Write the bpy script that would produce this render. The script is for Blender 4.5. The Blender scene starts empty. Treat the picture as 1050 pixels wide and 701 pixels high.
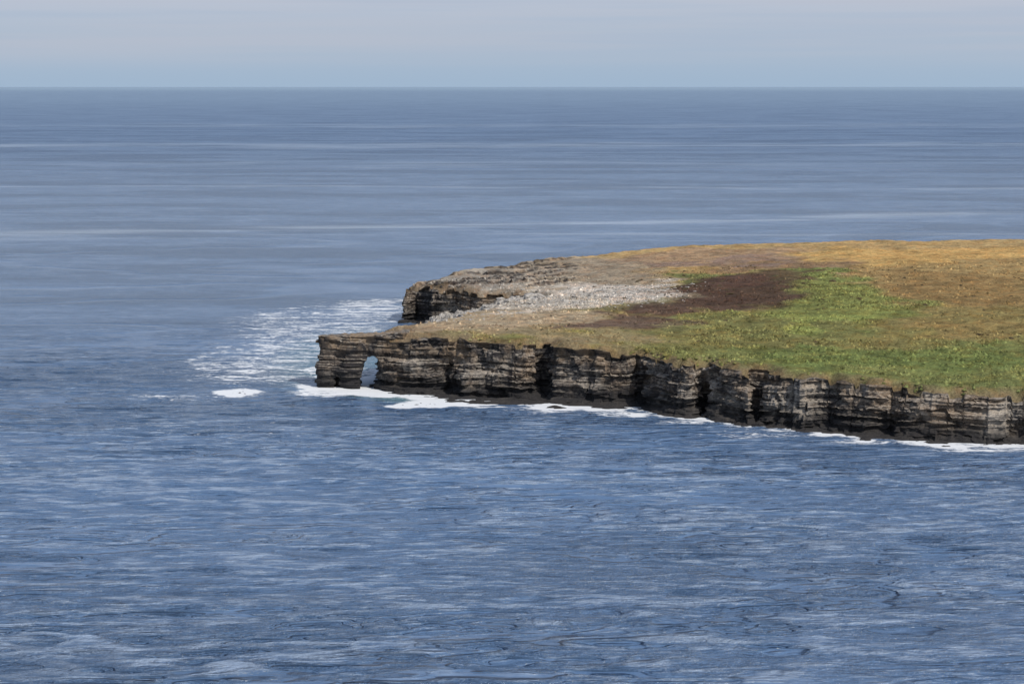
import bpy, bmesh, math, random
import numpy as np
import mathutils
from mathutils import Vector, geometry
random.seed(4); rng=np.random.default_rng(7)
scene=bpy.context.scene
H=90.0; F=2000.0; CX=525.0; CY=350.5
TH=math.atan((CY-89.0)/F)
ct,st=math.cos(TH),math.sin(TH)
# ---- unprojection helpers : camera pixels at a given height -> ground coordinates
def ground(u,v,z=0.0):
    dx=(u-CX)/F; dy=-(v-CY)/F
    d=(dx, ct+dy*st, -st+dy*ct)
    t=(z-H)/d[2]
    return (d[0]*t, d[1]*t)
def height_at(v,Y):
    dy=-(v-CY)/F
    return H+Y*(-st+dy*ct)/(ct+dy*st)
# ---- numpy noise
def h3(i,j,k,seed=0):
    n=(i.astype(np.int64)*374761393+j.astype(np.int64)*668265263+k.astype(np.int64)*2147483647+seed*1274126177)&0xffffffff
    n=((n^(n>>13))*1274126177)&0xffffffff
    n=(n^(n>>16))&0xffffffff
    n=((n^(n>>15))*2246822519)&0xffffffff
    return ((n^(n>>13))&0xffffff)/float(0xffffff)
def vn(x,y,z=None,seed=0):
    x=np.asarray(x,float); y=np.asarray(y,float)+0*x
    i,j=np.floor(x),np.floor(y); fx,fy=x-i,y-j
    fx=fx*fx*(3-2*fx);fy=fy*fy*(3-2*fy)
    if z is None: k=i*0; fz=None
    else:
        z=np.asarray(z,float)+0*x; k=np.floor(z); fz=z-k; fz=fz*fz*(3-2*fz)
    r=0
    for a in (0,1):
        for b in (0,1):
            for c in ((0,1) if fz is not None else (0,)):
                q=h3(i+a,j+b,k+c,seed)*(fx if a else 1-fx)*(fy if b else 1-fy)
                if fz is not None: q=q*(fz if c else 1-fz)
                r=r+q
    return r
def fbm(x,y,z=None,o=4,seed=0):
    x=np.asarray(x,float); r=0;a=.5;t=0;f=1
    for q in range(o):
        r=r+a*vn(x*f,np.asarray(y)*f,None if z is None else np.asarray(z)*f,seed+q*17); t+=a;a*=.5;f*=2.03
    return r/t
def sm(a,b,x):
    t=np.clip((x-a)/(b-a),0,1); return t*t*(3-2*t)
def srgb(r,g,b,k=1.0):
    return tuple((((c/255)+0.055)/1.055)**2.4*k if c>10 else c/255/12.92*k for c in (r,g,b))

# ---- outline
front=[(1500,478),(1300,469),(1150,460),(1050,454),(1000,452),(945,449),(915,445),(893,445),(870,443),(850,440),(836,440),(800,438),(777,432),(768,436),(750,432),(735,428),(722,424),(706,427),(690,426),(668,416),(652,413),(640,415),(600,413),(572,411),(566,406),(552,406),(547,409),(530,409),(500,408),(480,407),(472,404),(450,403),(425,402),(404,400),(396,398)]
tops=[(1500,424),(1300,411),(1150,404),(1050,399),(1000,397),(950,394),(900,390),(850,385),(800,379),(750,374),(700,369),(650,361),(600,353),(560,350),(520,348),(480,347),(440,343),(410,341),(395,341),(380,344),(350,345),(322,345)]
bases=[(1500,478),(1300,469),(1150,460),(1050,454),(1000,451),(950,448),(900,446),(850,442),(800,438),(750,432),(700,427),(650,418),(600,413),(560,410),(520,409),(480,408),(440,404),(410,401),(395,399),(380,398),(350,398),(322,397)]
ctrl=[]
for (u,vt),(u2,vb) in zip(tops,bases):
    x,y=ground(u,vb); ctrl.append((x,y,height_at(vt,y)))
rear=[(394,336,15.6),(405,333,15.6),(430,330,15.5),(460,324,15),(485,318,14.6),(515,311,14.5),(548,305,14.6),(556,302,14.8),(545,299,15),(520,297,15),(495,296.5,15),(470,294,14.8),(445,293,14.5),(428,291,14.4),(415,292.5,14.3),(417,288,14.4),(440,285,14.8),(455,280,15.5),(470,276,16),(500,271,16.5),(540,266,17),(600,261.5,18),(640,257,19),(700,252,20.2),(760,249.5,21),(800,248,21.8),(900,246,23),(1050,245,24),(1250,245,24.5),(1450,250,22)]
pts=[ground(u,v) for u,v in front]
for u,v,z in rear:
    x,y=ground(u,v,z); pts.append((x,y)); ctrl.append((x,y,z))
for u,v,z in [(600,320,16.3),(750,320,17.5),(900,330,18),(1050,330,18.5),(850,290,20.5),(1050,285,21.5),(650,290,17.6),(1250,330,18.5),(1300,290,21)]:
    x,y=ground(u,v,z); ctrl.append((x,y,z))
ctrl=np.array(ctrl)
def tps_fit(P,z,lam=20.0):
    S=100.0; X=P/S
    d2=((X[:,None]-X[None])**2).sum(2); K=np.where(d2>0,0.5*d2*np.log(d2+1e-12),0)+np.eye(len(P))*lam/1000
    n=len(P); A=np.zeros((n+3,n+3)); A[:n,:n]=K; A[:n,n]=1;A[:n,n+1:]=X; A[n,:n]=1;A[n+1:,:n]=X.T
    b=np.zeros(n+3); b[:n]=z; w=np.linalg.solve(A,b)
    def f(x,y):
        x=np.asarray(x)/S;y=np.asarray(y)/S
        r=w[n]+w[n+1]*x+w[n+2]*y
        for q in range(n):
            d2=(x-X[q,0])**2+(y-X[q,1])**2
            r=r+w[q]*0.5*d2*np.log(d2+1e-12)
        return r
    return f
plat=tps_fit(ctrl[:,:2],ctrl[:,2])
P=np.array(pts); Q=np.vstack([P,P[:1]])
seg=np.linalg.norm(np.diff(Q,axis=0),axis=1); cum=np.concatenate([[0],np.cumsum(seg)])
L=cum[-1]; N=int(L/0.42); s=np.arange(N)*L/N
ox=np.interp(s,cum,Q[:,0]); oy=np.interp(s,cum,Q[:,1])
def csmooth(a,k):
    w=np.hanning(2*k+3)[1:-1]; w/=w.sum()
    return np.convolve(np.concatenate([a[-k:],a,a[:k]]),w,'valid')
ox=csmooth(ox,2);oy=csmooth(oy,2)
tx=np.roll(csmooth(ox,14),-1)-np.roll(csmooth(ox,14),1); ty=np.roll(csmooth(oy,14),-1)-np.roll(csmooth(oy,14),1)
area=0.5*np.sum(ox*np.roll(oy,-1)-np.roll(ox,-1)*oy)
sg=1 if area>0 else -1
nl=np.hypot(tx,ty)+1e-9; nx=sg*ty/nl; ny=-sg*tx/nl
sw=s+18*(vn(s/37,s*0,seed=2)-.5)+8*(vn(s/13,s*0,seed=4)-.5)
but=(fbm(sw/30,s*0,o=5,seed=33)-.5)*5.5
def steps(v,sd_): return h3(np.floor(v),v*0,v*0,sd_)-.5
blk=steps(sw/8.7,11)*2.6*sm(.3,.6,vn(s/24,s*0,seed=12))+steps(sw/3.1+.3,13)*1.1
o_x=ox+nx*(but+blk); o_y=oy+ny*(but+blk)
poly=np.stack([o_x,o_y],1)
def edge_dist(x,y,step=2):
    p=poly[::step]; r=np.full(len(x),1e9)
    for a in range(0,len(x),4000):
        dx=x[a:a+4000,None]-p[None,:,0]; dy=y[a:a+4000,None]-p[None,:,1]
        r[a:a+4000]=np.sqrt((dx*dx+dy*dy).min(1))
    return r
def inside(x,y):
    c=np.zeros(len(x),bool); p=poly[::2]; q=np.roll(p,-1,axis=0)
    for (x1,y1),(x2,y2) in zip(p,q):
        if y1==y2: continue
        m=((y1>y)!=(y2>y)); 
        c^= m&(x<(x2-x1)*(y-y1)/(y2-y1)+x1)
    return c
def north(x,y):
    x1,y1=ground(440,296,14.5); x2,y2=ground(640,290,17)
    yy=y1+(y2-y1)*(x-x1)/(x2-x1)
    xe=ground(640,275,17)[0]
    return sm(-6,4,y-yy)*(1-sm(xe-45,xe,x)), sm(4,38,y-yy)
def topz(x,y):
    z=plat(x,y)+(fbm(x/18,y/18,o=3,seed=41)-.5)*1.4
    m,back=north(x,y)
    q=(y-700)*.06-(x+60)*.01+(fbm(x/26,y/20,o=4,seed=31)-.5)*2.2
    st_=np.floor(q)+sm(.0,.12,q-np.floor(q))
    return z+m*((st_-q)*2.4-.2-2.0*back)
def new_mesh(name,v,f,mat=None,parent=None,smooth=False):
    v=np.asarray(v,np.float32); me=bpy.data.meshes.new(name)
    if isinstance(f,np.ndarray):
        k=f.shape[1]; me.vertices.add(len(v)); me.vertices.foreach_set('co',v.ravel())
        me.loops.add(f.size); me.loops.foreach_set('vertex_index',f.ravel().astype(np.int32))
        me.polygons.add(len(f)); me.polygons.foreach_set('loop_start',(np.arange(len(f))*k).astype(np.int32)); me.polygons.foreach_set('loop_total',np.full(len(f),k,np.int32))
        me.update(calc_edges=True); me.validate()
    else: me.from_pydata(v.tolist(),[],f); me.update()
    ob=bpy.data.objects.new(name,me); scene.collection.objects.link(ob)
    if mat: me.materials.append(mat)
    if parent: ob.parent=parent
    me.polygons.foreach_set('use_smooth',[smooth]*len(me.polygons))
    return ob
def vcol(ob,name,c):
    a=ob.data.color_attributes.new(name,'FLOAT_COLOR','POINT')
    cc=np.ones((len(ob.data.vertices),4),np.float32); cc[:,:c.shape[1]]=c
    a.data.foreach_set('color',cc.ravel())
class NT:
    def __init__(s,tree): s.t=tree; tree.nodes.clear()
    def n(s,ty,**k):
        nd=s.t.nodes.new(ty)
        for a,b in k.items(): setattr(nd,a,b)
        return nd
    def l(s,a,b): s.t.links.new(a,b)
    def math(s,op,a,b=None,clamp=False):
        m=s.n('ShaderNodeMath',operation=op,use_clamp=clamp)
        for i,q in enumerate((a,b)):
            if q is None: continue
            if isinstance(q,(int,float)): m.inputs[i].default_value=q
            else: s.l(q,m.inputs[i])
        return m.outputs[0]
    def map(s,v,a,b,c=0,d=1,smooth=True):
        m=s.n('ShaderNodeMapRange',interpolation_type='SMOOTHSTEP' if smooth else 'LINEAR')
        s.l(v,m.inputs[0])
        for i,q in enumerate((a,b,c,d)): m.inputs[i+1].default_value=q
        return m.outputs[0]
    def mix(s,f,a,b,bt='MIX'):
        m=s.n('ShaderNodeMix',data_type='RGBA',blend_type=bt)
        if isinstance(f,(int,float)): m.inputs[0].default_value=f
        else: s.l(f,m.inputs[0])
        for i,q in ((6,a),(7,b)):
            if isinstance(q,tuple): m.inputs[i].default_value=(*q[:3],1)
            else: s.l(q,m.inputs[i])
        return m.outputs[2]
    def noise(s,vec,scale,detail=4,rough=.55,sc=(1,1,1),loc=(0,0,0),rot=0,dist=0):
        mp=s.n('ShaderNodeMapping'); mp.inputs['Scale'].default_value=sc; mp.inputs['Location'].default_value=loc; mp.inputs['Rotation'].default_value=(0,0,rot)
        s.l(vec,mp.inputs[0])
        t=s.n('ShaderNodeTexNoise'); s.l(mp.outputs[0],t.inputs['Vector'])
        t.inputs['Scale'].default_value=scale;t.inputs['Detail'].default_value=detail;t.inputs['Roughness'].default_value=rough;t.inputs['Distortion'].default_value=dist
        return t.outputs['Fac']
def mat(name):
    m=bpy.data.materials.new(name); m.use_nodes=True; return m,NT(m.node_tree)
# ---- rock material
rock,n=mat('layered_rock')
pos=n.n('ShaderNodeNewGeometry'); p=pos.outputs['Position']
sep=n.n('ShaderNodeSeparateXYZ'); n.l(p,sep.inputs[0]); Z=sep.outputs[2]
strata=n.noise(p,1,5,.6,sc=(.03,.03,1.1))
fine=n.noise(p,1,4,.7,sc=(.13,.13,3.6))
blot=n.noise(p,.10,5,.65)
grit=n.noise(p,.9,5,.75)
t=n.math('ADD',n.math('MULTIPLY',strata,.55),n.math('MULTIPLY',fine,.45))
t=n.math('ADD',t,n.math('MULTIPLY',n.math('SUBTRACT',grit,.5),.7))
t=n.math('ADD',t,n.math('MULTIPLY',n.math('SUBTRACT',blot,.5),.9))
t=n.math('ADD',t,n.map(sep.outputs[0],-60,130,-.08,.04))
f=n.map(t,.37,.66)
c=n.mix(f,(.038,.034,.034),(.45,.395,.325))
brown=n.mix(f,(.034,.026,.022),(.27,.195,.13))
c=n.mix(n.map(n.noise(p,.09,4,.6,loc=(11,7,0)),.39,.57,0,.9),c,brown)
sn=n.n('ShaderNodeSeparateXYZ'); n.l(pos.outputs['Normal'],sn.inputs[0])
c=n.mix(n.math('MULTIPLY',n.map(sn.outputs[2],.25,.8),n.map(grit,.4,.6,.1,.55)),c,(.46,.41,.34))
c=n.mix(n.math('MULTIPLY',n.map(Z,9,16,0,.7),n.map(n.noise(p,.2,3),.42,.6)),c,(.24,.165,.095))
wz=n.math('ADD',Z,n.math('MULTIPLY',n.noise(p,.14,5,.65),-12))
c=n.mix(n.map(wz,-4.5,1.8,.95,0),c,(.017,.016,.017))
bs=n.n('ShaderNodeBsdfPrincipled'); n.l(c,bs.inputs['Base Color']); bs.inputs['Roughness'].default_value=.85
bp=n.n('ShaderNodeBump'); bp.inputs['Strength'].default_value=.8; bp.inputs['Distance'].default_value=.7
n.l(n.math('ADD',fine,grit),bp.inputs['Height']); n.l(bp.outputs[0],bs.inputs['Normal'])
o=n.n('ShaderNodeOutputMaterial'); n.l(bs.outputs[0],o.inputs[0])
# ---- turf material
def turf_mat(name,speck=1.0):
    m,n=mat(name)
    pos=n.n('ShaderNodeNewGeometry'); p=pos.outputs['Position']
    at=n.n('ShaderNodeVertexColor',layer_name='zone')
    a=n.noise(p,.11,6,.7); b=n.noise(p,.6,5,.8); g=n.noise(p,2.2,3,.7)
    v=n.math('ADD',n.math('MULTIPLY',a,.4),n.math('ADD',n.math('MULTIPLY',b,.4),n.math('MULTIPLY',g,.3)))
    k=n.map(v,.42,.69,.45,1.6)
    c=n.mix(1.0,at.outputs[0],k,'MULTIPLY')
    c2=n.mix(n.map(n.noise(p,.2,6,.75,loc=(40,3,0)),.46,.6,0,.7),c,n.mix(1.0,c,(1.18,.98,.84),'MULTIPLY'))
    bs=n.n('ShaderNodeBsdfPrincipled'); n.l(c2,bs.inputs['Base Color']); bs.inputs['Roughness'].default_value=1; bs.inputs['Specular IOR Level'].default_value=.1
    bp=n.n('ShaderNodeBump'); bp.inputs['Strength'].default_value=.8; bp.inputs['Distance'].default_value=.6*speck
    n.l(n.math('ADD',b,g),bp.inputs['Height']); n.l(bp.outputs[0],bs.inputs['Normal'])
    o=n.n('ShaderNodeOutputMaterial'); n.l(bs.outputs[0],o.inputs[0])
    return m
turf=turf_mat('moorland_turf'); tuss=turf_mat('tussock_grass',.3)
# ---- zones
K=.98
base_c=[(250,srgb(184,158,112,K)),(275,srgb(166,142,98,K)),(300,srgb(148,128,86,K)),(330,srgb(132,122,78,K)),(355,srgb(120,122,74,K)),(400,srgb(106,116,72,K))]
by=[ground(800,v,19)[1] for v,_ in base_c]; bc=np.array([c for _,c in base_c])
idx=np.argsort(by); by=np.array(by)[idx]; bc=bc[idx]
zones=[(480,325,150,24,srgb(168,152,126,K),1,16),(560,285,130,22,srgb(152,140,122,K),.9,16),(430,338,70,12,srgb(162,144,118,K),.9,16),
(600,342,110,10,srgb(144,130,98,K),.8,16),
(850,268,160,7,srgb(186,156,100,K),.8,21),(980,262,130,7,srgb(196,162,104,K),.9,22),(720,262,110,6,srgb(158,134,112,K),.7,20),
(810,275,70,7,srgb(126,106,88,K),.8,20),(750,268,90,4,srgb(136,118,110,K),.7,20),
(835,308,85,20,srgb(120,128,74,K),.9,19),(770,332,120,12,srgb(118,120,74,K),.8,18),(850,322,50,7,srgb(136,144,82,K),.85,19),(825,286,60,7,srgb(116,128,74,K),.9,19.5),(665,312,60,8,srgb(130,126,96,K),.8,17),
(980,300,80,16,srgb(140,116,78,K),.7,19),(730,286,40,7,srgb(106,114,72,K),.9,19),(1000,338,60,9,srgb(144,122,80,K),.6,18),(930,362,170,12,srgb(108,120,70,K),.9,17),
(755,299,66,13,srgb(82,64,56,K),.95,18.5),(705,315,52,8,srgb(92,74,64,K),.95,18),(640,331,64,8,srgb(102,84,74,K),.9,17),(600,338,32,5,srgb(112,94,82,K),.8,16.5),(785,289,50,6,srgb(92,72,62,K),.8,19),(700,302,16,3,srgb(130,118,96,K),.7,18),
(560,308,130,10,srgb(194,186,172,K),.95,15.5),(620,298,75,7,srgb(202,194,182,K),.9,16.5),(655,301,50,6,srgb(204,196,186,K),.8,17),(490,290,60,12,srgb(154,148,138,K),.9,15)]
def zcol(x,y):
    wx=x+(fbm(x/20,y/20,o=6,seed=51)-.5)*42; wy=y+(fbm(x/20,y/20,o=6,seed=61)-.5)*65
    c=np.stack([np.interp(wy,by,bc[:,i]) for i in range(3)],1)
    for u,v,du,dv,col,stg,z in zones:
        cx,cy=ground(u,v,z); y0=ground(u,v+dv,z)[1]; y1=ground(u,v-dv,z)[1]
        ry=(y1-y0)/2; rx=du*cy/F
        d=((wx-cx)/rx)**2+((wy-cy)/ry)**2
        m=(stg*(1-sm(.5,1.35,d)))[:,None]
        c=c*(1-m)+np.array(col)*m
    e=.5
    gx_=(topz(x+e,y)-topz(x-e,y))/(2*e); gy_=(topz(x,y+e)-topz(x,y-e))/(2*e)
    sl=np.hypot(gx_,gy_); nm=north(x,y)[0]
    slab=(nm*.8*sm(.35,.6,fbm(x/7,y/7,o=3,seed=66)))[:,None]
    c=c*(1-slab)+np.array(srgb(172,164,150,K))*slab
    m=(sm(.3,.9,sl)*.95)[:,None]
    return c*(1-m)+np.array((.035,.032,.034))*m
island=bpy.data.objects.new('island',None); scene.collection.objects.link(island)
gx,gy=np.meshgrid(np.arange(P[:,0].min()-3,P[:,0].max()+3,1.1),np.arange(P[:,1].min()-3,P[:,1].max()+3,1.2))
gx=(gx+rng.uniform(-.3,.3,gx.shape)).ravel(); gy=(gy+rng.uniform(-.3,.3,gy.shape)).ravel()
m=inside(gx,gy); gx=gx[m];gy=gy[m]
ed=edge_dist(gx,gy); m=ed>.55; gx=gx[m];gy=gy[m];ed=ed[m]
allv=[Vector((a,b)) for a,b in poly]+[Vector((a,b)) for a,b in zip(gx,gy)]
edges=[(i,(i+1)%N) for i in range(N)]
res=geometry.delaunay_2d_cdt(allv,edges,[],1,1e-4)
tv=np.array([(a.x,a.y) for a in res[0]]); tf=[tuple(f) for f in res[2]]
ted=edge_dist(tv[:,0],tv[:,1],1)
def surfz(x,y,e):
    z=topz(x,y)
    rimd=.8+1.8*fbm(x/5,y/5,o=3,seed=75)**1.5+1.2*(h3(np.floor(x/3.1),np.floor(y/4),x*0,76)>.72)
    return z+sm(0,3,e)*((fbm(x/2.6,y/2.6,o=3,seed=71)-.5)*.9)-rimd*(1-sm(0,2.8,e))
tz=surfz(tv[:,0],tv[:,1],ted)
turf_ob=new_mesh('turf_plateau',np.column_stack([tv,tz]),tf,turf,island,True)
tc=zcol(tv[:,0],tv[:,1])
rim=(1-sm(.3,4.5,ted+4*(fbm(tv[:,0]/4,tv[:,1]/4,seed=81)-.5)))[:,None]*.85
tc=tc*(1-rim)+np.array(srgb(134,116,92,.8))*rim
vcol(turf_ob,'zone',tc)
# ---- cliff skirt
bz=[-3.0]
r2=random.Random(3)
while bz[-1]<30: bz.append(bz[-1]+r2.choice([.3,.45,.6,.9,1.3,.4]))
bz=np.array(bz)
def bed_disp(sv,z,x,y):
    zz=z+(fbm(sv/25,sv*0,o=3,seed=91)-.5)*1.8+sv*.006
    b=np.searchsorted(bz,zz)
    Lb=3+9*h3(b,b*0,b*0,101)
    cell=np.floor((sv+2.5*vn(sv/3,z/2,seed=100))/Lb+7*h3(b,b*0,b*0,102))
    r=(h3(b,b*0,b*0,103)-.5)*1.2+(h3(b,cell,b*0,104)-.5)*1.5
    g=np.floor(zz/3.2+.9*vn(sv/8,sv*0,seed=105)); cg=np.floor((sv+3*vn(sv/4,z/3,seed=99))/8+5*h3(g,g*0,g*0,106))
    r=r+(h3(g,cg,g*0,107)-.5)*2.0
    r=r+(fbm(x/5,y/5,z/4,o=3,seed=119)-.5)*2.8
    r=r+(fbm(x/1.2,y/1.2,z/.8,o=3,seed=109)-.5)*.9
    return r
def s_of(u,vb):
    x,y=ground(u,vb); return s[np.argmin((poly[:,0]-x)**2+(poly[:,1]-y)**2)]
caves=[(462,404,2.2,10,2.5),(557,406,2.5,10,2.5),(664,416,5,11,3.2),(724,425,4,8,2.8),(505,409,4,3,2.5),(905,446,5,4,2)]
caves=[(s_of(u,v),w,h,d) for u,v,w,h,d in caves]
M=60
zt=surfz(poly[:,0],poly[:,1],np.zeros(N))
V=np.zeros((M,N,3))
for j in range(M):
    tt=j/(M-1); z=zt*(1-tt)+(-2.5)*tt
    dd=bed_disp(s,z,poly[:,0],poly[:,1])
    dd=dd+(1-np.clip(z/15,0,1))*1.6-.4
    dd=dd+(1-sm(-.5,2.4,z+1.2*vn(s/7,s*0,seed=120)))*3.2*vn(s/12,s*0,seed=121)**2
    for c0,w,h,d in caves:
        a=np.abs(s-c0+3*(fbm(z/3,z*0,o=2,seed=int(c0))-.5))/w
        top=h*np.sqrt(np.clip(1-a*a,0,1))
        dd=dd-d*1.1*sm(-1.5,1.5,top-z)*(1-sm(.6,1.05,a))
    dd=dd*sm(0,.06,tt)
    V[j,:,0]=poly[:,0]+nx*dd; V[j,:,1]=poly[:,1]+ny*dd; V[j,:,2]=z
idg=np.arange(M*N).reshape(M,N); a=idg[:-1];b=np.roll(idg,-1,1)[:-1];c_=np.roll(idg,-1,1)[1:];d_=idg[1:]
fc=np.stack([a,d_,c_,b] if sg>0 else [a,b,c_,d_],-1).reshape(-1,4)
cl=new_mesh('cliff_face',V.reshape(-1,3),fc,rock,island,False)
# ---- sea arch
A0=np.array(ground(324,397)); A1=np.array(ground(402,400.5)); ax=(A1-A0)/np.linalg.norm(A1-A0); an=np.array([ax[1],-ax[0]])
Ln=np.linalg.norm(A1-A0)
bm=bmesh.new()
ss=np.linspace(0,Ln+4,26)
fr=[A0+ax*q+an*(.5*math.sin(q*.7)-.6*(q<1)) for q in ss]
bk=[A0+ax*q-an*(8.0+1.0*math.sin(q*.5+1)-2.5*(q<2)) for q in ss[::-1]]
ring=fr+bk
def arm_top(pt):
    q=np.dot(np.array(pt)-A0,ax); u=324+q/Ln*78
    return height_at(float(np.interp(u,[322,350,380,395,405],[345.5,345,344.5,342,341])),A0[1]+ax[1]*q)
lo=[bm.verts.new((p_[0],p_[1],-3)) for p_ in ring]; hi=[bm.verts.new((p_[0],p_[1],arm_top(p_))) for p_ in ring]
k=len(ring)
for i in range(k): bm.faces.new((lo[i],lo[(i+1)%k],hi[(i+1)%k],hi[i]))
bm.faces.new(hi); bm.faces.new(lo[::-1]); bmesh.ops.recalc_face_normals(bm,faces=bm.faces)
me=bpy.data.meshes.new('sea_arch'); bm.to_mesh(me); bm.free()
arch=bpy.data.objects.new('sea_arch',me); scene.collection.objects.link(arch)
def cutter(prof,dep0,dep1,vdir):
    bm=bmesh.new(); L0=[];L1=[]
    for u,z in prof:
        q=(u-324)/78*Ln; c0=A0+ax*q
        L0.append(bm.verts.new((*(c0-vdir*dep0),z))); L1.append(bm.verts.new((*(c0+vdir*dep1),z)))
    k=len(prof)
    for i in range(k): bm.faces.new((L0[i],L0[(i+1)%k],L1[(i+1)%k],L1[i]))
    bm.faces.new(L0);bm.faces.new(L1[::-1]); bmesh.ops.recalc_face_normals(bm,faces=bm.faces)
    me=bpy.data.meshes.new('c'); bm.to_mesh(me); bm.free()
    o=bpy.data.objects.new('c',me); scene.collection.objects.link(o); return o
vd=np.array(ground(381,398)); vd/=np.linalg.norm(vd)
c1=cutter([(369,-5),(369.5,2),(371,5),(374,7.8),(378,9.8),(383,10.5),(388,9.6),(391.5,7.4),(393.5,4.5),(394.5,1),(394.5,-5)],8,20,vd)
c2=cutter([(342,-5),(343,2.0),(345.5,3.6),(349,2.4),(350,-5)],8,2.5,vd)
bpy.context.view_layer.objects.active=arch
for c in (c1,c2):
    md=arch.modifiers.new('b','BOOLEAN'); md.operation='DIFFERENCE'; md.object=c; md.solver='EXACT'; bpy.ops.object.modifier_apply(modifier='b')
    bpy.data.objects.remove(c)
md=arch.modifiers.new('r','REMESH'); md.mode='VOXEL'; md.voxel_size=.27; bpy.ops.object.modifier_apply(modifier='r')
me=arch.data; nv=len(me.vertices); co=np.zeros(nv*3); me.vertices.foreach_get('co',co); co=co.reshape(-1,3)
no=np.zeros(nv*3); me.vertices.foreach_get('normal',no); no=no.reshape(-1,3)
q=(co[:,:2]-A0)@ax
inner=sm(.45,.9,np.abs(no[:,:2]@ax))*((q>Ln*.5)&(q<Ln*.96))
dd=bed_disp(q+300,co[:,2],co[:,0],co[:,1])*.55*(1-.6*inner)
hn=np.sqrt(no[:,0]**2+no[:,1]**2)
co[:,0]+=no[:,0]*dd*hn; co[:,1]+=no[:,1]*dd*hn
co[:,2]+=np.where(no[:,2]>.6,(fbm(co[:,0]/2.2,co[:,1]/2.2,seed=131)-.5)*1.4,(np.where(no[:,2]<-.5,1,0))*(fbm(co[:,0]/2,co[:,1]/2,seed=132)-.5)*1.2)
me.vertices.foreach_set('co',co.ravel()); me.update(); me.materials.append(rock)
me.polygons.foreach_set('use_smooth',[False]*len(me.polygons))
# ---- inlet boulder ramp
def ramp_z(x,y):
    x0=ground(418,330,0)[0]; x1=ground(556,302,15)[0]
    t=np.clip((x-x0)/(x1-x0),-.3,1.2); tp=np.maximum(t,0)
    return -1.5+17*tp**0.9+3*np.minimum(t,0)
rx,ry=np.meshgrid(np.arange(ground(408,332)[0],ground(575,300,15)[0],.7),np.arange(ground(430,352,10)[1],ground(480,292,14)[1],.8))
rs=rx.shape; rx=rx.ravel();ry=ry.ravel()
q=ramp_z(rx,ry)+(fbm(rx/5,ry/9,o=4,seed=141)-.5)*3.0
q2=q/1.6; q=(np.floor(q2)+sm(.45,.75,q2-np.floor(q2)))*1.6
rz=np.minimum(q,plat(rx,ry)-.8)+ (fbm(rx/1.2,ry/1.2,o=2,seed=142)-.5)*.9
ii=np.arange(len(rx)).reshape(rs)
rf=np.stack([ii[:-1,:-1],ii[:-1,1:],ii[1:,1:],ii[1:,:-1]],-1).reshape(-1,4)
ins=inside(rx,ry)&(edge_dist(rx,ry)>3)
rf=rf[~ins[rf].all(1)]
pale,nt=mat('pale_boulder_rock')
pos=nt.n('ShaderNodeNewGeometry'); p=pos.outputs['Position']; sep=nt.n('ShaderNodeSeparateXYZ'); nt.l(p,sep.inputs[0])
g1=nt.noise(p,.3,5,.7); g2=nt.noise(p,1.8,4,.7)
c=nt.mix(nt.map(nt.math('ADD',nt.math('MULTIPLY',g1,.5),nt.math('MULTIPLY',g2,.5)),.38,.62),(.20,.18,.155),(.60,.56,.50))
c=nt.mix(nt.map(nt.math('ADD',sep.outputs[2],nt.math('MULTIPLY',g1,-3)),-1,1.0,.9,0),c,(.02,.02,.022))
bs=nt.n('ShaderNodeBsdfPrincipled'); bs.inputs['Roughness'].default_value=.9; nt.l(c,bs.inputs['Base Color'])
bp=nt.n('ShaderNodeBump'); bp.inputs['Distance'].default_value=.5; nt.l(g2,bp.inputs['Height']); nt.l(bp.outputs[0],bs.inputs['Normal'])
o=nt.n('ShaderNodeOutputMaterial'); nt.l(bs.outputs[0],o.inputs[0])
new_mesh('inlet_slope',np.column_stack([rx,ry,rz]),rf,pale,island,False)
# ---- low tidal shelf at the foot of the cliffs (broken, mostly awash)
hx,hy=np.meshgrid(np.arange(-75,190,.6),np.arange(455,640,.6)); hs=hx.shape; hx=hx.ravel();hy=hy.ravel()
cx1,cy1=P[:35,0][::-1],P[:35,1][::-1]
appr=np.interp(hx,cx1,cy1)
cand=(np.abs(hy-appr)<22); hz_=np.full(len(hx),-3.0)
hd=edge_dist(hx[cand],hy[cand],3); X=hx[cand];Y=hy[cand]
wdt=4.5+5*sm(.45,.7,vn(X/18,X*0,seed=171))+12*np.exp(-((X+8)/16)**2)
q=.9*(1-hd/wdt)+(fbm(X/6,Y/3.0,o=4,seed=172)-.58)*3.4
q=np.where(q>0,(np.floor(q/.3)+sm(.3,.8,q/.3-np.floor(q/.3)))*.3*.7,q)
hz_[cand]=np.where(hd<wdt,np.minimum(q,1.2),-3)
hz_=np.maximum(hz_,-1.5)
ii=np.arange(len(hx)).reshape(hs)
hf=np.stack([ii[:-1,:-1],ii[:-1,1:],ii[1:,1:],ii[1:,:-1]],-1).reshape(-1,4)
hf=hf[(hz_[hf]>-.6).any(1)]
used=np.unique(hf); remap=np.zeros(len(hx),int); remap[used]=np.arange(len(used))
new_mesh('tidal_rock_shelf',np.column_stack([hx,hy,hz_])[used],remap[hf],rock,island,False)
shelf_pts=np.column_stack([hx,hy])[(hz_>-.1)&(hz_<.25)]
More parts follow.
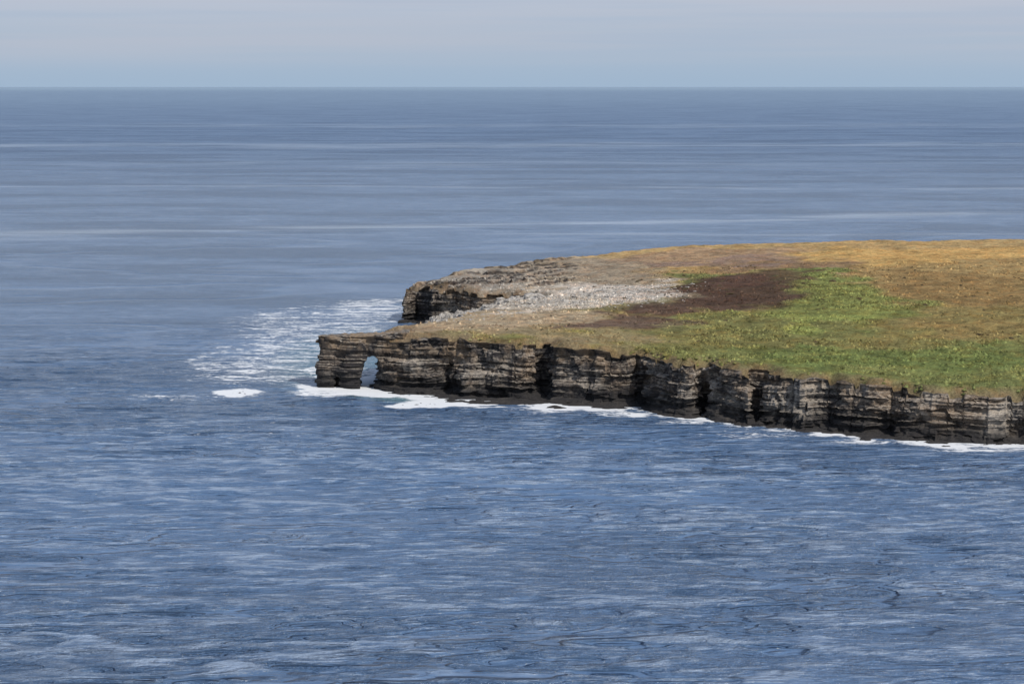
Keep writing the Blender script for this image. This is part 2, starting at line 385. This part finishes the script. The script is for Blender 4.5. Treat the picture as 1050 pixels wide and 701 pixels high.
# ---- boulders
def ico():
    bm=bmesh.new(); bmesh.ops.create_icosphere(bm,subdivisions=1,radius=1)
    v=np.array([tuple(a.co) for a in bm.verts]); f=np.array([[q.index for q in a.verts] for a in bm.faces]); bm.free(); return v,f
iv,iff=ico()
def scatter(name,X,Y,Zs,S,material,parent=None,flat=.6):
    n_=len(X); k=len(iv)
    r=rng.uniform(.65,1.3,(n_,k,1)); base=iv[None]*r
    base=base*np.stack([S*rng.uniform(.7,1.5,n_),S*rng.uniform(.7,1.5,n_),S*flat*rng.uniform(.6,1.2,n_)],1)[:,None,:]
    an_=rng.uniform(0,6.28,n_); ca,sa=np.cos(an_)[:,None],np.sin(an_)[:,None]
    x=base[:,:,0]*ca-base[:,:,1]*sa; y=base[:,:,0]*sa+base[:,:,1]*ca
    Vv=np.stack([x+X[:,None],y+Y[:,None],base[:,:,2]+Zs[:,None]],-1).reshape(-1,3)
    Ff=(iff[None]+(np.arange(n_)*k)[:,None,None]).reshape(-1,3)
    return new_mesh(name,Vv,Ff,material,parent,False)
bx=[];by_=[]
for (u,v,du,dv,z,cnt) in [(560,308,110,7,15.5,2200),(640,298,60,4,17,900),(490,290,60,9,15,400),(480,325,60,6,15,150)]:
    cx,cy=ground(u,v,z); rxx=du*cy/F; ryy=(ground(u,v-dv,z)[1]-ground(u,v+dv,z)[1])/2
    bx.append(cx+rng.normal(0,.5,cnt)*rxx); by_.append(cy+rng.normal(0,.5,cnt)*ryy)
bx=np.concatenate(bx);by_=np.concatenate(by_); m=inside(bx,by_); bx=bx[m];by_=by_[m]; e=edge_dist(bx,by_); 
scatter('storm_beach_boulders',bx,by_,surfz(bx,by_,e),rng.gamma(1.6,.13,len(bx))+.1,pale,island,.5)
sel=rng.choice(len(rx),1300); m=~inside(rx[sel],ry[sel]); sel=sel[m]
scatter('inlet_boulders',rx[sel],ry[sel],rz[sel]+.1,rng.gamma(2.2,.25,len(sel))+.2,pale,island)
heath,nt=mat('heather')
pos=nt.n('ShaderNodeNewGeometry'); g1=nt.noise(pos.outputs['Position'],1.2,3,.6)
bs=nt.n('ShaderNodeBsdfDiffuse'); nt.l(nt.mix(g1,(.05,.04,.025),(.13,.10,.06)),bs.inputs[0])
o=nt.n('ShaderNodeOutputMaterial'); nt.l(bs.outputs[0],o.inputs[0])
X=rng.uniform(30,230,1500);Y=rng.uniform(560,760,1500); m=inside(X,Y)&(fbm(X/22,Y/22,seed=190)>.56); X=X[m];Y=Y[m]
scatter('heather_clumps',X,Y,surfz(X,Y,edge_dist(X,Y))+.0,rng.gamma(2,.14,len(X))+.12,heath,island,.5)
fi=rng.choice(N,1500); off=rng.uniform(.5,4.0,1500)
fx=poly[fi,0]+nx[fi]*off; fy=poly[fi,1]+ny[fi]*off
clump=vn(s[fi]/9,s[fi]*0,seed=150)>.5; fx=fx[clump];fy=fy[clump];off=off[clump]
scatter('fallen_rocks',fx,fy,.3-off*.12,rng.gamma(2.5,.25,len(fx))+.2,rock,island,.7)
sk=[(445,414,9),(497,413,9),(243,404,5),(640,424,5)]
sx=[];sy=[];ssz=[]
for u,v,w in sk:
    cx,cy=ground(u,v)
    for q in range(22): sx.append(cx+rng.normal()*w*.35); sy.append(cy+rng.normal()*1.8); ssz.append(rng.uniform(.3,.8))
scatter('skerry_rocks',np.array(sx),np.array(sy),np.full(len(sx),-.1),np.array(ssz),rock,None,.45)
# ---- tussocks
cnt=70000
X=rng.uniform(-60,330,cnt);Y=rng.uniform(490,760,cnt)
dens=sm(.4,.62,fbm(X/14,Y/14,o=3,seed=160))
m=(rng.uniform(0,1,cnt)<.12+.88*dens)&inside(X,Y); X=X[m];Y=Y[m]; e=edge_dist(X,Y); m=(e>.8); X=X[m];Y=Y[m];e=e[m]
colr=zcol(X,Y); green=(colr[:,1]>.85*colr[:,0])
m=green|(rng.uniform(0,1,len(X))<.25); X=X[m];Y=Y[m];e=e[m];colr=colr[m]
zz=surfz(X,Y,e); n_=len(X)
R=rng.uniform(.25,.8,n_);Ht=rng.uniform(.2,.75,n_)
ang=np.linspace(0,2*np.pi,6)[:-1][None]+rng.uniform(0,6,n_)[:,None]
rr=R[:,None]*rng.uniform(.7,1.3,(n_,5))
vx=np.concatenate([X[:,None]+rr*np.cos(ang),(X+rng.normal(0,.15,n_))[:,None]],1)
vy=np.concatenate([Y[:,None]+rr*np.sin(ang),(Y+rng.normal(0,.15,n_))[:,None]],1)
vz=np.concatenate([np.repeat((zz-.15)[:,None],5,1),(zz+Ht)[:,None]],1)
Vt=np.stack([vx,vy,vz],-1).reshape(-1,3)
tri=np.array([[i,(i+1)%5,5] for i in range(5)])
Ft=(tri[None]+(np.arange(n_)*6)[:,None,None]).reshape(-1,3)
to=new_mesh('grass_tussocks',Vt,Ft,tuss,island,True)
vcol(to,'zone',np.repeat(colr*rng.uniform(.45,1.4,(n_,1)),6,axis=0))
# ---- sea
def axis(lo,hi,st_,far_lo,far_hi):
    a=list(np.arange(lo,hi,st_)); d=st_
    x=hi
    up=[]
    while x<far_hi: up.append(x); d*=1.12; x+=d
    up.append(far_hi); d=st_; x=lo; dn=[]
    while True:
        d*=1.12; x-=d
        if x<far_lo: break
        dn.append(x)
    dn.append(far_lo)
    return np.array(dn[::-1]+a+up)
xs=axis(-175,175,.7,-350000,350000); ys=axis(270,820,.5,-3000,450000)
SX,SY=np.meshgrid(xs,ys); shp=SX.shape; SX=SX.ravel();SY=SY.ravel()
foam=np.zeros(len(SX)); green=np.zeros(len(SX))
near=(SX>-175)&(SX<320)&(SY>440)&(SY<830)
x=SX[near];y=SY[near]
allp=np.vstack([poly[::4],co[(np.abs(co[:,2])<1)][:,:2][::16],np.column_stack([sx,sy])[::3],shelf_pts[::12]])
kd=mathutils.kdtree.KDTree(len(allp))
for i,a in enumerate(allp): kd.insert((a[0],a[1],0),i)
kd.balance()
qx=np.arange(-177,322,1.3); qy=np.arange(438,833,1.3)
DG=np.array([[kd.find((a,b,0))[2] for a in qx] for b in qy])
fi_=(x-qx[0])/1.3; fj_=(y-qy[0])/1.3; i0=np.clip(fi_.astype(int),0,len(qx)-2); j0=np.clip(fj_.astype(int),0,len(qy)-2); u_=fi_-i0; v_=fj_-j0
D=DG[j0,i0]*(1-u_)*(1-v_)+DG[j0,i0+1]*u_*(1-v_)+DG[j0+1,i0]*(1-u_)*v_+DG[j0+1,i0+1]*u_*v_
lump=fbm(x/14,y/14,o=3,seed=170)
west=1-sm(-20,70,x)
f_=(.34+(.50+.36*west)*(1-sm(.5,10,D))*sm(.33,.62,lump)); f_=np.where(D<13,f_,0)*(1-sm(6,13,D))
f_=np.maximum(f_,(.62+.12*west)*(1-sm(.5,3.5,D)))
def ell(u,v,du,dv,stg,lo=0,hi=1.3):
    cx,cy=ground(u,v); r1=du*cy/F; y0=ground(u,v+dv)[1];y1=ground(u,v-dv)[1]; r2_=(y1-y0)/2
    return stg*(1-sm(lo,hi,((x-cx)/r1)**2+((y-(y0+y1)/2)/r2_)**2))
for q in [(318,352,135,58,.56),(300,330,110,24,.52),(375,318,75,18,.60),(260,375,120,40,.55),(340,386,110,18,.60),(395,308,50,8,.58),(345,402,80,7,.74),(395,402,60,8,.90),(440,406,55,7,.76),(490,411,75,7,.68),(248,404,45,6,.56),(185,408,80,7,.50),(400,385,30,16,.78),(640,424,60,6,.58),(700,433,50,5,.60),(880,453,70,5,.60),(1010,462,80,5,.62),(560,420,140,10,.50),(780,446,110,8,.52),(230,440,180,14,.40)]:
    f_=np.maximum(f_,ell(*q))
foam[near]=f_
green[near]=np.maximum.reduce([ell(395,400,60,10,.9),ell(350,370,80,36,.45),ell(425,406,55,8,.8)])
amp=(1-sm(480,820,SY))*(1-sm(160,240,np.abs(SX)))*sm(180,265,SY)
SZ=np.zeros(len(SX)); wm=amp>0; X=SX[wm];Y=SY[wm]
def rot(a,X,Y): return X*math.cos(a)+Y*math.sin(a), -X*math.sin(a)+Y*math.cos(a)
gust=.45+1.1*fbm(X/80,Y/50,o=3,seed=181)
h=0
for a,lx,ly,am,sd_ in [(.10,24,5.2,1.1,182),(-.14,15,3.4,.8,183),(.22,8.0,2.2,.46,184),(-.3,4.5,1.5,.28,185)]:
    xr,yr=rot(a,X,Y); nn=vn(xr/lx,yr/ly+.8*vn(X/11,Y/9,seed=sd_+20),seed=sd_)
    h=h+am*(1-np.abs(2*nn-1)**1.4)
SZ[wm]=(h-1.3)*gust*amp[wm]*.62
SZ[near]*=.3+.7*sm(3,20,D)
ii=np.arange(len(SX)).reshape(shp)
sf=np.stack([ii[:-1,:-1],ii[:-1,1:],ii[1:,1:],ii[1:,:-1]],-1).reshape(-1,4)
seam,n=mat('sea_water')
pos=n.n('ShaderNodeNewGeometry'); p=pos.outputs['Position']
sp3=n.n('ShaderNodeSeparateXYZ'); n.l(p,sp3.inputs[0])
ln=n.n('ShaderNodeVectorMath',operation='LENGTH'); n.l(p,ln.inputs[0]); dist=ln.outputs['Value']
at=n.n('ShaderNodeVertexColor',layer_name='foam'); sp=n.n('ShaderNodeSeparateColor'); n.l(at.outputs[0],sp.inputs[0])
fo,gr=sp.outputs[0],sp.outputs[1]
w2=n.noise(p,1,4,.62,sc=(.14,.52,1),rot=-.08)
w3=n.noise(p,1,3,.7,sc=(.55,1.5,1),rot=.2)
w0=n.noise(p,1,5,.7,sc=(.03,.07,1),rot=.1)
patch=n.noise(p,1,5,.6,sc=(.004,.011,1),rot=.2)
# curved lanes of smooth water between the ruffled areas
ln1=n.noise(p,1,2,.45,sc=(.0055,.0115,1),rot=.35,loc=(2.3,1.7,0))
lane=n.map(n.math('ABSOLUTE',n.math('SUBTRACT',ln1,.49)),.008,.035,1,0)
lane=n.math('MULTIPLY',lane,n.map(dist,900,2200,1,0))
ruff=n.math('SUBTRACT',1.0,n.math('MULTIPLY',lane,.72))
calm=n.math('MULTIPLY',n.map(patch,.40,.60,.6,1.25),ruff)
hgt=n.math('MULTIPLY',n.math('ADD',n.math('MULTIPLY',w2,2.4),n.math('MULTIPLY',w3,.9)),calm)
bp=n.n('ShaderNodeBump'); bp.inputs['Distance'].default_value=1.0; n.l(hgt,bp.inputs['Height'])
n.l(n.map(dist,1200,6000,1.0,.6),bp.inputs['Strength'])
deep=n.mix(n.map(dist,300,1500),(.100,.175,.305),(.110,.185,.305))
deep=n.mix(n.map(dist,2500,16000),deep,(.18,.275,.39))  # distance haze painted into the far sea colour, stronger again below
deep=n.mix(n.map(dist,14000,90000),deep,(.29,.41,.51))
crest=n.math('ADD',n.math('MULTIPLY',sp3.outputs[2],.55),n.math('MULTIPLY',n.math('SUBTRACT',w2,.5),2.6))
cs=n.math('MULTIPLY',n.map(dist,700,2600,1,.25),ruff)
deep=n.mix(n.math('MULTIPLY',n.map(crest,.12,.62,0,.72),cs),deep,(.35,.44,.57))  # sky glitter on the ripples painted into the water colour
deep=n.mix(n.math('MULTIPLY',n.map(crest,-.02,-.5,0,.7),cs),deep,(.045,.083,.155))  # ripple contrast painted in as well: darker troughs
deep=n.mix(n.math('MULTIPLY',n.map(w0,.48,.66,0,.5),n.map(dist,450,900)),deep,(.055,.10,.185))  # broader ripple contrast painted into the colour of the farther sea
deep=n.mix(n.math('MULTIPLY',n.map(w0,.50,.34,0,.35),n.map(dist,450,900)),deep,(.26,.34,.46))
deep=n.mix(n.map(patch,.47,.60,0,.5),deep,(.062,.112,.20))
deep=n.mix(n.math('MULTIPLY',gr,.8),deep,(.16,.30,.30))
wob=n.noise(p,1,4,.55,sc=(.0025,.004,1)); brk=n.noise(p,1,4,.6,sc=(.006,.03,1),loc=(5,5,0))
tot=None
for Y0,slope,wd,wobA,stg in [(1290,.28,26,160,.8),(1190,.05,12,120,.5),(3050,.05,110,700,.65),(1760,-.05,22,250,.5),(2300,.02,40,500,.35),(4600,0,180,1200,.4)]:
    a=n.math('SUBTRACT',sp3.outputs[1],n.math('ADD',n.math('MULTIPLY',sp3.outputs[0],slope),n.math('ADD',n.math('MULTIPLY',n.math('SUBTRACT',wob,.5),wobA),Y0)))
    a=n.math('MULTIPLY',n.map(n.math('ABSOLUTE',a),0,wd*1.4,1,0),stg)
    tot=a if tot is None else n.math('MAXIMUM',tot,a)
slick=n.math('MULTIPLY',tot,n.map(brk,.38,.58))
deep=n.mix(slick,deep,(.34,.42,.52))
bs=n.n('ShaderNodeBsdfPrincipled'); bs.inputs['IOR'].default_value=1.333
n.l(n.map(dist,300,4000,.14,.4),bs.inputs['Roughness']); n.l(bp.outputs[0],bs.inputs['Normal'])
f1=n.noise(p,1,6,.70,sc=(.10,.24,1),dist=1.0); f2=n.noise(p,.7,4,.7)
fm=n.math('ADD',n.math('MULTIPLY',f1,.72),n.math('MULTIPLY',f2,.28))
thr=n.math('SUBTRACT',n.math('ADD',fm,n.math('MULTIPLY',fo,.55)),.80)
mask=n.map(thr,-.03,.11)
mask=n.math('MULTIPLY',mask,n.map(fo,.05,.2))
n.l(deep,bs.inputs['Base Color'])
foamb=n.n('ShaderNodeBsdfDiffuse'); foamb.inputs[0].default_value=(.8,.82,.83,1)
mx=n.n('ShaderNodeMixShader'); n.l(n.math('MULTIPLY',mask,.92),mx.inputs[0]); n.l(bs.outputs[0],mx.inputs[1]); n.l(foamb.outputs[0],mx.inputs[2])
o=n.n('ShaderNodeOutputMaterial'); n.l(mx.outputs[0],o.inputs[0])
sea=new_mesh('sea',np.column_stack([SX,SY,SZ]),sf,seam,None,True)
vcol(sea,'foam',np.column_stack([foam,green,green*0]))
# ---- world
w=bpy.data.worlds.new('World'); scene.world=w; w.use_nodes=True; n=NT(w.node_tree)
sd=Vector((.47,-.53,.68)).normalized()
sky=n.n('ShaderNodeTexSky',sky_type='NISHITA'); sky.sun_disc=False; sky.sun_elevation=math.asin(sd.z); sky.sun_rotation=math.atan2(sd.x,sd.y)%(2*math.pi)
sky.air_density=1.0; sky.dust_density=1.5; sky.ozone_density=1.5
tc_=n.n('ShaderNodeTexCoord'); g=tc_.outputs['Generated']; sp=n.n('ShaderNodeSeparateXYZ'); n.l(g,sp.inputs[0])
ele=sp.outputs[2]
b1=n.noise(g,1,3,.5,sc=(2.0,2.0,60)); b2=n.noise(g,1,3,.5,sc=(4,4,130),loc=(3,1,0))
hz=n.mix(n.map(ele,-.002,.024),srgb(160,182,205),srgb(172,187,205))
hz=n.mix(n.map(ele,.020,.045),hz,srgb(184,194,210))
hi_=n.map(ele,.006,.022)
hz=n.mix(n.math('MULTIPLY',n.map(b1,.4,.62,0,.5),hi_),hz,srgb(187,191,204))
hz=n.mix(n.math('MULTIPLY',n.map(b2,.45,.65,0,.35),hi_),hz,srgb(166,184,206))
skc=n.mix(1.0,sky.outputs[0],(.12,.12,.12),'MULTIPLY')
out=n.mix(n.map(ele,.05,.75),hz,skc)
bg=n.n('ShaderNodeBackground'); n.l(out,bg.inputs[0]); bg.inputs[1].default_value=1.0
o=n.n('ShaderNodeOutputWorld'); n.l(bg.outputs[0],o.inputs[0])
su=bpy.data.lights.new('sun','SUN'); su.energy=3.2; su.angle=math.radians(.5); su.color=(1,.95,.88)
so=bpy.data.objects.new('sun',su); scene.collection.objects.link(so); so.rotation_euler=sd.to_track_quat('Z','Y').to_euler()
cd=bpy.data.cameras.new('camera'); cd.lens=36*F/1050; cd.sensor_width=36; cd.clip_start=1; cd.clip_end=1e6
cam=bpy.data.objects.new('camera',cd); scene.collection.objects.link(cam); cam.location=(0,0,H); cam.rotation_euler=(math.pi/2-TH,0,0)
scene.camera=cam
scene.view_settings.view_transform='Standard'; scene.view_settings.look='None'; scene.view_settings.exposure=0
